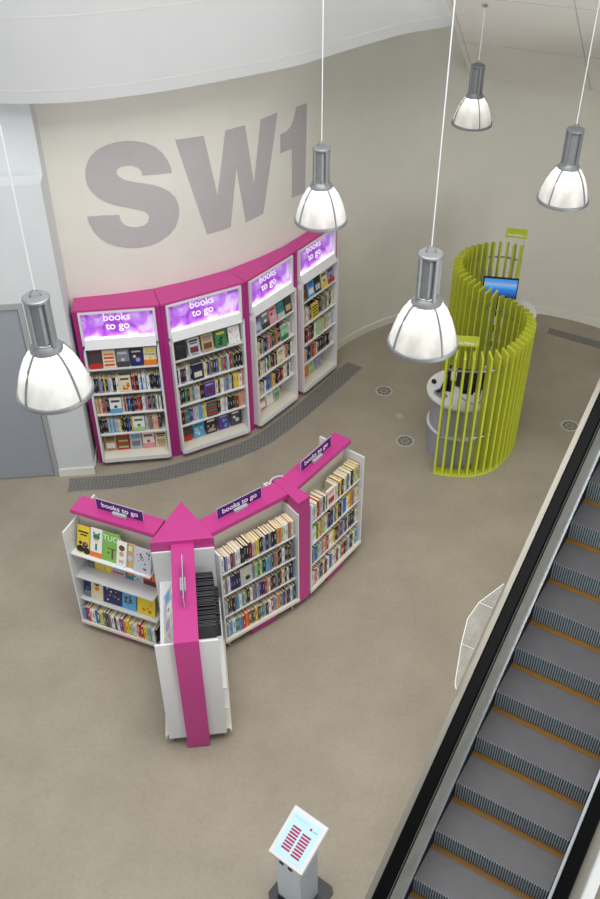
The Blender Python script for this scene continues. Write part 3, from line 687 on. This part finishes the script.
# ------------------------------------------------------------------ green slatted screen with two desks
KP = [(1.79, 9.56), (2.0, 9.50), (2.3, 9.50), (2.53, 9.60), (2.69, 9.76), (2.84, 9.98), (2.945, 10.24), (2.93, 10.53), (2.75, 10.80), (2.53, 11.00), (2.34, 11.24), (2.21, 11.58), (2.235, 11.88), (2.36, 12.12), (2.51, 12.26), (2.73, 12.35), (2.97, 12.36), (3.2, 12.24)]
KS = smooth(KP, 12)
cum = [0]
for a, b in zip(KS, KS[1:]): cum.append(cum[-1]+math.dist(a, b))
def kp(s):
    s = max(0, min(cum[-1]-1e-6, s)); i = max(j for j in range(len(cum)-1) if cum[j] <= s); t = (s-cum[i])/(cum[i+1]-cum[i])
    a, b = Vector(KS[i]), Vector(KS[i+1]); return a.lerp(b, t), (b-a).normalized()
ks = empty('slatted_screen', (2.55, 10.95, 0)); tag(ks, 'lime green S-shaped screen of tall vertical slats around two desks', 'screen')
def off(p): return (p[0]-2.55, p[1]-10.95)
NF = 46; HF = 1.92
mb = MB(); L1 = [off(p) for p in KS]; mb.strip(offs(L1, -.065), offs(L1, .065), .0, .02); mb.build('base_plate', LIME, ks)
sgn = lambda s: -1 if s < cum[-1]*.5 else 1
for k in range(NF):
    s = .015+(cum[-1]-.03)*k/(NF-1); p, t = kp(s); n = Vector((-t.y, t.x)); p = Vector(off(p))
    inner = 1 if s < cum[-1]*.5 else -1      # towards the desk
    def q(a, b): v = p+n*a*inner+t*b; return (v.x, v.y)
    mb = MB(); a, b = .062, .0125
    P = [q(-a, -b), q(a, -b), q(a, b), q(-a, b)]
    hi, lo = HF, HF-.045
    mb.hexa([Vector((*P[0], .02)), Vector((*P[1], .02)), Vector((*P[2], .02)), Vector((*P[3], .02)), Vector((*P[0], lo)), Vector((*P[1], hi)), Vector((*P[2], hi)), Vector((*P[3], lo))])
    mb.build('slat', LIME, ks)
for z in (.62, 1.66):
    mb = MB(); pts = []
    for s in frange(.0, cum[-1], .08):
        p, t = kp(s); p = off(p); pts.append((p[0], p[1], z))
    mb.tube(pts, .014, 8); mb.build('rail', GREYM, ks, smooth=True)
def ksign(P, ang, body, z=1.93):
    mb = MB(); c, s = math.cos(ang), math.sin(ang); M_ = Matrix.Translation((P[0]-2.55, P[1]-10.95, 0)) @ Matrix.Rotation(ang, 4, 'Z')
    w, h, r_ = .15, .14, .03
    poly = []
    for cx, cz, a0 in ((w-r_, h-r_, 0), (-w+r_, h-r_, 90), (-w, 0, None), (w, 0, None)):
        if a0 is None: poly.append((cx, cz))
        else: poly += [(cx+r_*math.cos(math.radians(a0+i*22.5)), cz+r_*math.sin(math.radians(a0+i*22.5))) for i in range(5)]
    R = M_ @ Matrix.Translation((0, 0, z)) @ Matrix.Rotation(math.pi/2, 4, 'X')
    mb.prism(poly, -.006, .006, R); pl = mb.build('sign_plate', LIME, ks)
    text_obj('lettering', body, .048, TXT, pl, M_ @ frame((0, -.008, z+.045), (1, 0, 0), (0, 0, 1)), .001, bold=.001)
    mb = MB(); mb.box(w-.035, w-.02, -.005, .005, z-.35, z, M_); mb.build('sign_post', LIME, ks)
ksign((1.99, 9.47), -.12, 'Hive Points 1', 2.05)
ksign((3.10, 12.33), -.25, 'Hive Points 1', 1.98)

def desk(name, c, r_, h, label, shelves=False):
    d = empty(name, (c[0], c[1], 0)); tag(d, label, 'desk', 'round white-topped desks in the green screen')
    mb = MB(); mb.lathe([(0, h), (r_, h), (r_+.004, h-.015), (r_, h-.03), (0, h-.03)], 64); mb.build('desktop', WHITE, d, smooth=True)
    if not shelves:
        mb = MB(); mb.lathe([(0, h-.031), (r_-.07, h-.031), (r_-.07, .0), (0, 0)], 64); mb.build('drum', KGREY, d, smooth=True)
        mb = MB(); mb.lathe([(r_-.069, .45), (r_-.04, .45), (r_-.04, .475), (r_-.069, .475)], 64, closed=True); mb.build('trim_ring', WHITE, d, smooth=True)
    else:
        mb = MB(); mb.lathe([(0, h-.031), (.2, h-.031), (.2, .0), (0, 0)], 32); mb.build('drum', DARK, d, smooth=True)
        for z in (.12, .4, .66):
            mb = MB(); mb.lathe([(.201, z), (r_-.06, z), (r_-.06, z+.035), (.201, z+.035)], 48, closed=True); mb.build('shelf', WHITE, d, smooth=True)
    return d
desk('round_desk', (2.13, 10.04), .46, 1.0, 'round grey desk with white top at the near end of the green screen')
desk('round_desk', (3.04, 11.97), .43, 1.0, 'round white desk with open shelves at the far end of the green screen', True)
def monitor(P, ang, scr, label, k=1.0, low=0.0):
    m = empty('monitor', (P[0], P[1], 1.001), ang); tag(m, label, 'monitor')
    mb = MB(); mb.box(-.12, .12, -.08, .08, 0, .015); mb.box(-.025, .025, .0, .02, .015, .25); mb.build('stand', BLACKP, m, bevel=.003)
    mb = MB(); mb.box(-.25*k, .25*k, -.03, -.001, .16-low, .16-low+.33*k); b = mb.build('housing', BLACKP, m, bevel=.004)
    mb = MB(); mb.box(-.235*k, .235*k, -.033, -.0305, .178-low, .145-low+.327*k); mb.build('display', scr, b)
monitor((2.92, 12.08), -.18, SCREENB, 'black monitor with a blue picture on the far desk')
monitor((2.24, 9.98), math.pi-.25, mat('dark_screen', (12, 14, 18), .15, noise=.1), 'black monitor on the near desk turned away behind the slats', .85, .12)
monitor((1.95, 10.10), math.pi+1.2, mat('dark_screen', (12, 14, 18), .15), 'small black monitor at the left of the near desk', .6, .12)
def keyboard(P, ang, label, w=.4):
    k = empty('keyboard', (P[0], P[1], 1.001), ang); tag(k, label, 'keyboard')
    mb = MB(); mb.box(-w/2, w/2, -.07, .07, 0, .015); mb.build('tray', BLACKP, k, bevel=.003)
    mb = MB()
    for i in range(12):
        for j in range(4): mb.box(-w/2+.012+i*(w-.024)/12, -w/2+.012+(i+.85)*(w-.024)/12, -.058+j*.03, -.034+j*.03, .015, .02)
    mb.build('keys', DARK, k)
keyboard((3.0, 11.85), -.15, 'black keyboard in front of the blue-screened monitor', .36)
keyboard((2.26, 10.30), .3, 'black keyboard on the near desk behind the slats', .3)
def mouse(P, label, sc=1):
    mb = MB(); mb.lathe([(0, 0), (.03, 0), (.034, .012), (.026, .026), (.0, .032)], 20, Matrix.Diagonal((1, 1.5, 1, 1)))
    o = mb.build('mouse', BLACKP, smooth=True); o.location = (P[0], P[1], 1.001); tag(o, label, 'mouse')
mouse((1.775, 10.19), 'black mouse at the left edge of the near desk top')
mouse((3.26, 11.9), 'black mouse beside the keyboard on the far desk')
ph = empty('card_reader', (1.83, 9.90, 1.001), .6); tag(ph, 'small grey card reader on the near desk beside the mouse', 'card reader')
mb = MB(); mb.hexa([Vector(p) for p in ((-.05, -.08, 0), (.05, -.08, 0), (.05, .08, 0), (-.05, .08, 0), (-.05, -.08, .02), (.05, -.08, .02), (.05, .08, .05), (-.05, .08, .05))]); mb.build('casing', GREYM, ph, bevel=.004)
mb = MB(); mb.box(-.035, .035, .02, .06, .045, .049); mb.build('display', DARK, ph)
for j, (x, y, a, w_, h_, lab) in enumerate(((2.50, 10.28, .3, .09, .17, 'tall white device box at the right of the near desk'), (2.49, 9.98, .9, .08, .09, 'low white device box at the front right of the near desk'), (2.28, 9.84, -.2, .08, .05, 'flat white power adapter at the front of the near desk'))):
    mb = MB(); mb.box(-w_/2, w_/2, -w_/2, w_/2, 0, h_); mb.box(-w_*.3, w_*.3, -w_/2-.004, -w_/2, h_*.3, h_*.7); o = mb.build('device_box', WHITE, bevel=.004); o.location = (x, y, 1.001); o.rotation_euler = (0, 0, a); tag(o, lab, 'electronic device')
mb = MB(); mb.tube([(2.10, 9.84, 1.006), (2.14, 9.76, 1.006), (2.22, 9.70, 1.006), (2.30, 9.72, 1.006), (2.36, 9.80, 1.006), (2.40, 9.84, 1.006)], .004); o = mb.build('cable', BLACKP, smooth=True); tag(o, 'thin black cable looping along the front of the near desk', 'cable')

# floor service boxes
for i, (x, y, lab) in enumerate(((1.25, 11.35, 'round floor outlet cover in open floor nearest the book bays'), (1.46, 10.18, 'round floor outlet cover left of the near round desk'), (3.82, 10.50, 'round floor outlet cover between green screen and escalator'))):
    f = empty('floor_outlet', (x, y, .0005)); tag(f, lab, 'floor outlet', 'round floor outlet covers')
    mb = MB(); mb.lathe([(.105, 0), (.128, 0), (.128, .004), (.105, .004)], 40, closed=True); mb.build('rim', mat('outlet_ring', (186, 182, 172), .4, noise=.05), f)
    mb = MB(); mb.cyl(0, 0, 0, .002, .1045, 40); mb.build('lid', mat('outlet_lid', (112, 106, 98), .5, noise=.06), f)
    mb = MB()
    for a in range(8):
        Rm = Matrix.Rotation(a*math.pi/4+.2, 4, 'Z'); mb.box(.02, .098, -.003, .003, .0021, .0032, Rm)
    mb.lathe([(.048, .0021), (.054, .0021), (.054, .0032), (.048, .0032)], 30, closed=True); mb.build('spokes', mat('outlet_ring', (186, 182, 172), .4), f)
mb = MB(); mb.box(-.045, .045, -.06, .06, .0005, .003); mb.box(-.03, .03, -.045, .045, .003, .004); o = mb.build('floor_plate', mat('floor_plate', (170, 166, 156), .5, noise=.05)); o.location = (1.43, 10.75, 0); o.rotation_euler = (0, 0, .3); tag(o, 'small pale rectangular plate set in the floor between two outlets', 'floor plate')

# ------------------------------------------------------------------ pendant lamps
def lamp(P, top, label, bow=0.0, yaw=.5):
    x, y, z = P      # rim centre
    r = empty('pendant_lamp', (x, y, z), yaw); r.scale = (1, 1, .95); tag(r, label, 'pendant lamp', 'industrial glass pendant lamps')
    prof = [(.220, 0), (.214, .04), (.200, .10), (.178, .17), (.150, .235), (.118, .285), (.092, .315)]
    mb = MB(); mb.lathe(prof+[(r_-.004, z_) for r_, z_ in prof[::-1]], 56, closed=True); g = mb.build('glass_shade', DOME, r, smooth=True)
    mb = MB(); mb.lathe([(.214, -.012), (.230, -.012), (.232, .004), (.228, .016), (.218, .016)], 56, closed=True); mb.build('rim_ring', SILVER, r, smooth=True)
    for k in range(4):
        a = math.pi/2*k+.6; Rm = Matrix.Rotation(a, 4, 'Z')
        mb = MB(); pts = [Rm @ Vector((r_+.006, 0, z_)) for r_, z_ in prof]+[Rm @ Vector((.082, 0, .335))]
        mb.tube(pts, .0075, 6); mb.build('rib', SILVER, r, smooth=True)
    mb = MB(); mb.lathe([(.098, .312), (.098, .322), (.080, .35), (.070, .36), (.058, .36), (.058, .315)], 32, closed=True); mb.build('collar', SILVER, r, smooth=True)
    mb = MB(); mb.lathe([(0, .36), (.056, .36), (.062, .38), (.062, .635), (.056, .65), (0, .655)], 8); mb.build('ballast_housing', SILVER, r)
    for k in range(4):
        a = math.pi/2*k+.6; Rm = Matrix.Rotation(a, 4, 'Z'); mb = MB(); mb.box(.063, .082, -.012, .012, .345, .665, Rm); mb.build('side_post', SILVER, r, bevel=.002)
    mb = MB(); mb.lathe([(0, .652), (.072, .652), (.078, .66), (.078, .672), (.07, .678), (0, .68)], 32); mb.build('top_cap', SILVER, r, smooth=True)
    mb = MB(); mb.tube([(.03*math.cos(t), 0, .678+.045*math.sin(t)) for t in [math.pi*i/10 for i in range(11)]], .004); mb.build('hanger', GREYM, r, smooth=True)
    mb = MB(); mb.lathe([(0, .19), (.026, .20), (.036, .23), (.030, .26), (.02, .30), (0, .31)], 24); mb.build('bulb', BULB, r, smooth=True)
    hh = (top-z)/.95
    mb = MB(); pts = [(bow*math.sin(math.pi*min(1, i/8))*.3, 0, .72+(hh-.72)*i/16) for i in range(17)]; mb.tube(pts, .0045, 6); mb.build('cord', CORDW, r, smooth=True)
    if bow == 0 and top < 8:
        mb = MB(); mb.lathe([(0, hh-.04), (.03, hh-.035), (.035, hh), (0, hh)], 20); mb.build('ceiling_rose', CHROME, r, smooth=True)
    l = bpy.data.lights.new('lamp_light', 'POINT'); l.energy = 5.2; l.shadow_soft_size = .045; l.color = (1, .97, .92)
    lo = bpy.data.objects.new('lamp_light', l); COL.objects.link(lo); lo.parent = r; lo.location = (0, 0, .24)
lamp((-1.46, 4.58, 5.03), 10.2, 'glass pendant lamp in front of the grey door, leftmost of the five', .0, .34)
lamp((.80, 5.17, 4.97), 10.2, 'large glass pendant lamp hanging in front of the green screen', .0, -.12)
lamp((.19, 7.54, 4.66), 10.2, 'glass pendant lamp hanging beside the painted numeral 1', .0, .0)
lamp((2.37, 7.97, 4.63), 10.2, 'glass pendant lamp furthest to the right', .0, .16)
lamp((1.97, 10.64, 4.30), 5.57, 'smallest-looking glass pendant lamp, hung from the sloping soffit', .0, -.36)

# ------------------------------------------------------------------ escalator
PSI = math.radians(32.08); TR, RI = .3668, .2118
ex, ey, ez0 = 2.295, 5.936, 1.862
EB = 9                                      # steps from the reference step down to the landing
q0 = Vector((ex, ey, ez0))-Vector((math.sin(PSI)*TR, math.cos(PSI)*TR, RI))*EB
es = empty('escalator', (q0.x, q0.y, 0), -PSI); tag(es, 'escalator with black handrails rising past the lower right corner', 'escalator')
zb = q0.z
SL = RI/TR
NST = 21
smb = MB()
smb.mi = 0; smb.box(.0, 1.0, 0, TR-.02, -.03, 0)
smb.mi = 2; smb.box(.0, 1.0, TR-.062, TR-.007, -.02, .003)
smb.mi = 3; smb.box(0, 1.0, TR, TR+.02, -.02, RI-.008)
smb.mi = 1
for k in range(46):
    x = .004+k*.0217
    smb.box(x, x+.0115, TR-.006, TR+.004, .004, RI-.004)
smb.mi = 4
for k in range(58):
    x = .004+k*.01715
    smb.box(x+.009, x+.0145, .012, TR-.064, 0, .0008)
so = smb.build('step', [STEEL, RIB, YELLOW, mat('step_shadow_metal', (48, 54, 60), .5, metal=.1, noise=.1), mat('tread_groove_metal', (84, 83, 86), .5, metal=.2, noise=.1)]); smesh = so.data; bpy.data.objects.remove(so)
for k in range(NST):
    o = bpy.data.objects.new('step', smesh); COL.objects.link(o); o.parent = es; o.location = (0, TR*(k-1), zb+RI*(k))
def run(mb, x0, x1, h0, h1, y0=-.3, y1=TR*NST, off=0):     # inclined bar following the pitch line
    za, zc = zb+SL*y0+RI, zb+SL*y1+RI
    return mb.hexa([Vector(p) for p in ((x0, y0, za+h0), (x1, y0, za+h0), (x1, y1, zc+h0), (x0, y1, zc+h0), (x0, y0, za+h1), (x1, y0, za+h1), (x1, y1, zc+h1), (x0, y1, zc+h1))])
def side(sx):
    def X(a, b): return (1+a, 1+b) if sx > 0 else (-b, -a)
    mb = MB(); run(mb, *X(.003, .0075), -.32, -.001); mb.build('skirt_panel', DARK, es)
    mb = MB(); run(mb, *X(.008, .030), -.3, .012); mb.build('skirt_trim', ALUB, es)
    mb = MB()
    a, b = X(.0305, .098); y0, y1 = -.3, TR*NST; za, zc = zb+SL*y0+RI, zb+SL*y1+RI
    ha, hb = (.01, .10) if sx > 0 else (.10, .01)
    mb.hexa([Vector(p) for p in ((a, y0, za-.3), (b, y0, za-.3), (b, y1, zc-.3), (a, y1, zc-.3), (a, y0, za+ha), (b, y0, za+hb), (b, y1, zc+hb), (a, y1, zc+ha))]); mb.build('inner_deck', ALU, es)
    mb = MB(); run(mb, *X(.0985, .107), .03, .12); mb.build('deck_seal', DARK, es)
    mb = MB(); run(mb, *X(.1075, .12), -.3, .60); mb.build('balustrade_panel', ALU, es)
    mb = MB(); run(mb, *X(.08, .135), .601, .62); mb.build('handrail_track', GREYM, es)
    mb = MB(); run(mb, *X(.045, .155), .621, .66); mb.build('handrail', RUBBER, es, bevel=.014)
    mb = MB(); run(mb, *X(.136, .215), .50, .56); mb.build('outer_trim', mat('outer_trim_metal', (128, 124, 114), .35, metal=.3, noise=.03), es)
    mb = MB(); run(mb, *X(.1205, .23), -.3, .04); mb.build('outer_deck', ALU, es)
    mb = MB(); run(mb, *X(.2305, .245), -.75, .04); mb.build('outer_cladding', WHITE, es)
side(-1); side(1)
mb = MB(); run(mb, -.33, 1.33, -.75, -.62); mb.build('underside', WHITE, es)
# landing plate and support
mb = MB(); mb.box(-.33, 1.33, -2.2, -.32, -.0, .03); mb.build('landing_plate', ALU, es)
mb = MB(); mb.box(.2, .8, 6.6, 6.9, 0, zb+SL*6.6+RI-.76); mb.build('support_column', WHITE, es)
# clear guard bulging out beside the left handrail
def gy(i): return TR*(EB-i)
G = [(-.22, gy(4.25)), (-.25, gy(4.15)), (-.335, gy(3.4)), (-.375, gy(2.9)), (-.345, gy(2.5)), (-.22, gy(1.95))]
mb = MB()
n = len(G)
vs = []
for x, y in G:
    zz = zb+SL*y+RI
    vs.append([mb.bm.verts.new((x, y, zz+h)) for h in (.30, .66)])
for i in range(n-1): mb._f([vs[i][0], vs[i+1][0], vs[i+1][1], vs[i][1]], [(0, 1, 2, 3)])
vin = [mb.bm.verts.new((-.22, y, zb+SL*y+RI+.66)) for x, y in G[1:-1]]
loop = [vs[0][1]]+[v[1] for v in vs[1:]]
mb.bm.faces.new(loop+vin[::-1])
o = mb.build('handrail_guard', SHIELD); o.parent = es
sm = o.modifiers.new('solid', 'SOLIDIFY'); sm.thickness = .006
mb = MB()
mb.tube([(x-.002, y, zb+SL*y+RI+.665) for x, y in G], .004, 6)
for j in (2, 4): mb.tube([(G[j][0], G[j][1], zb+SL*G[j][1]+RI+.666), (-.224, G[j][1]+.0, zb+SL*G[j][1]+RI+.666)], .003, 6)
o = mb.build('guard_edge', mat('acrylic_edge', (225, 226, 220), .25, noise=.02)); o.parent = es

# ------------------------------------------------------------------ touch-screen kiosk
tk = empty('touchscreen_kiosk', (-.02, 3.90, 0), math.atan2(-.2, .26)); tag(tk, 'white touch-screen kiosk on a black base near the bottom edge', 'kiosk')
mb = MB(); mb.prism([(-.19, -.2), (.19, -.2), (.23, -.16), (.23, .18), (.19, .22), (-.19, .22), (-.23, .18), (-.23, -.16)], 0, .02); mb.build('base', mat('dark_base_metal', (58, 58, 60), .35, metal=.3, noise=.08), tk)
mb = MB(); mb.hexa([Vector(p) for p in ((-.135, -.13, .021), (.125, -.13, .021), (.125, .10, .021), (-.135, .10, .021), (-.135, -.175, .84), (.125, -.175, .84), (.125, .08, .97), (-.135, .08, .97))]); mb.build('pedestal', mat('kiosk_white_metal', (206, 214, 222), .4, noise=.02), tk, bevel=.006)
mb = MB(); mb.box(-.137, .127, -.148, -.1365, .021, .075); mb.build('base_shroud', BLACKP, tk)
SM = Matrix.Translation((0, -.015, .985)) @ Matrix.Rotation(math.radians(29), 4, 'X')
mb = MB(); mb.box(-.17, .17, -.21, .21, -.03, .012, SM); fr = mb.build('screen_housing', WHITE, tk, bevel=.008)
mb = MB(); mb.box(-.133, .133, -.172, .172, .012, .015, SM); sc_ = mb.build('display', KSCREEN, fr)
mb = MB()
for c in (0, 1):
    for k in range(8):
        mb.box(-.095+c*.105, -.01+c*.105, -.135+k*.026+(.0 if c else .012), -.117+k*.026+(.0 if c else .012), .015, .0158, SM)
mb.box(.045, .065, .11, .13, .015, .0158, SM); mb.build('menu_buttons', KRED, fr)
mb = MB(); mb.box(-.12, .02, .14, .143, .015, .0156, SM); mb.box(.075, .12, .115, .122, .015, .0156, SM); mb.build('menu_text', COV['V'], fr)
for x in (-.055, .035):
    mb = MB(); mb.box(x-.02, x+.02, -.1805, -.1695, .77, .80); mb.build('port', BLACKP, tk)
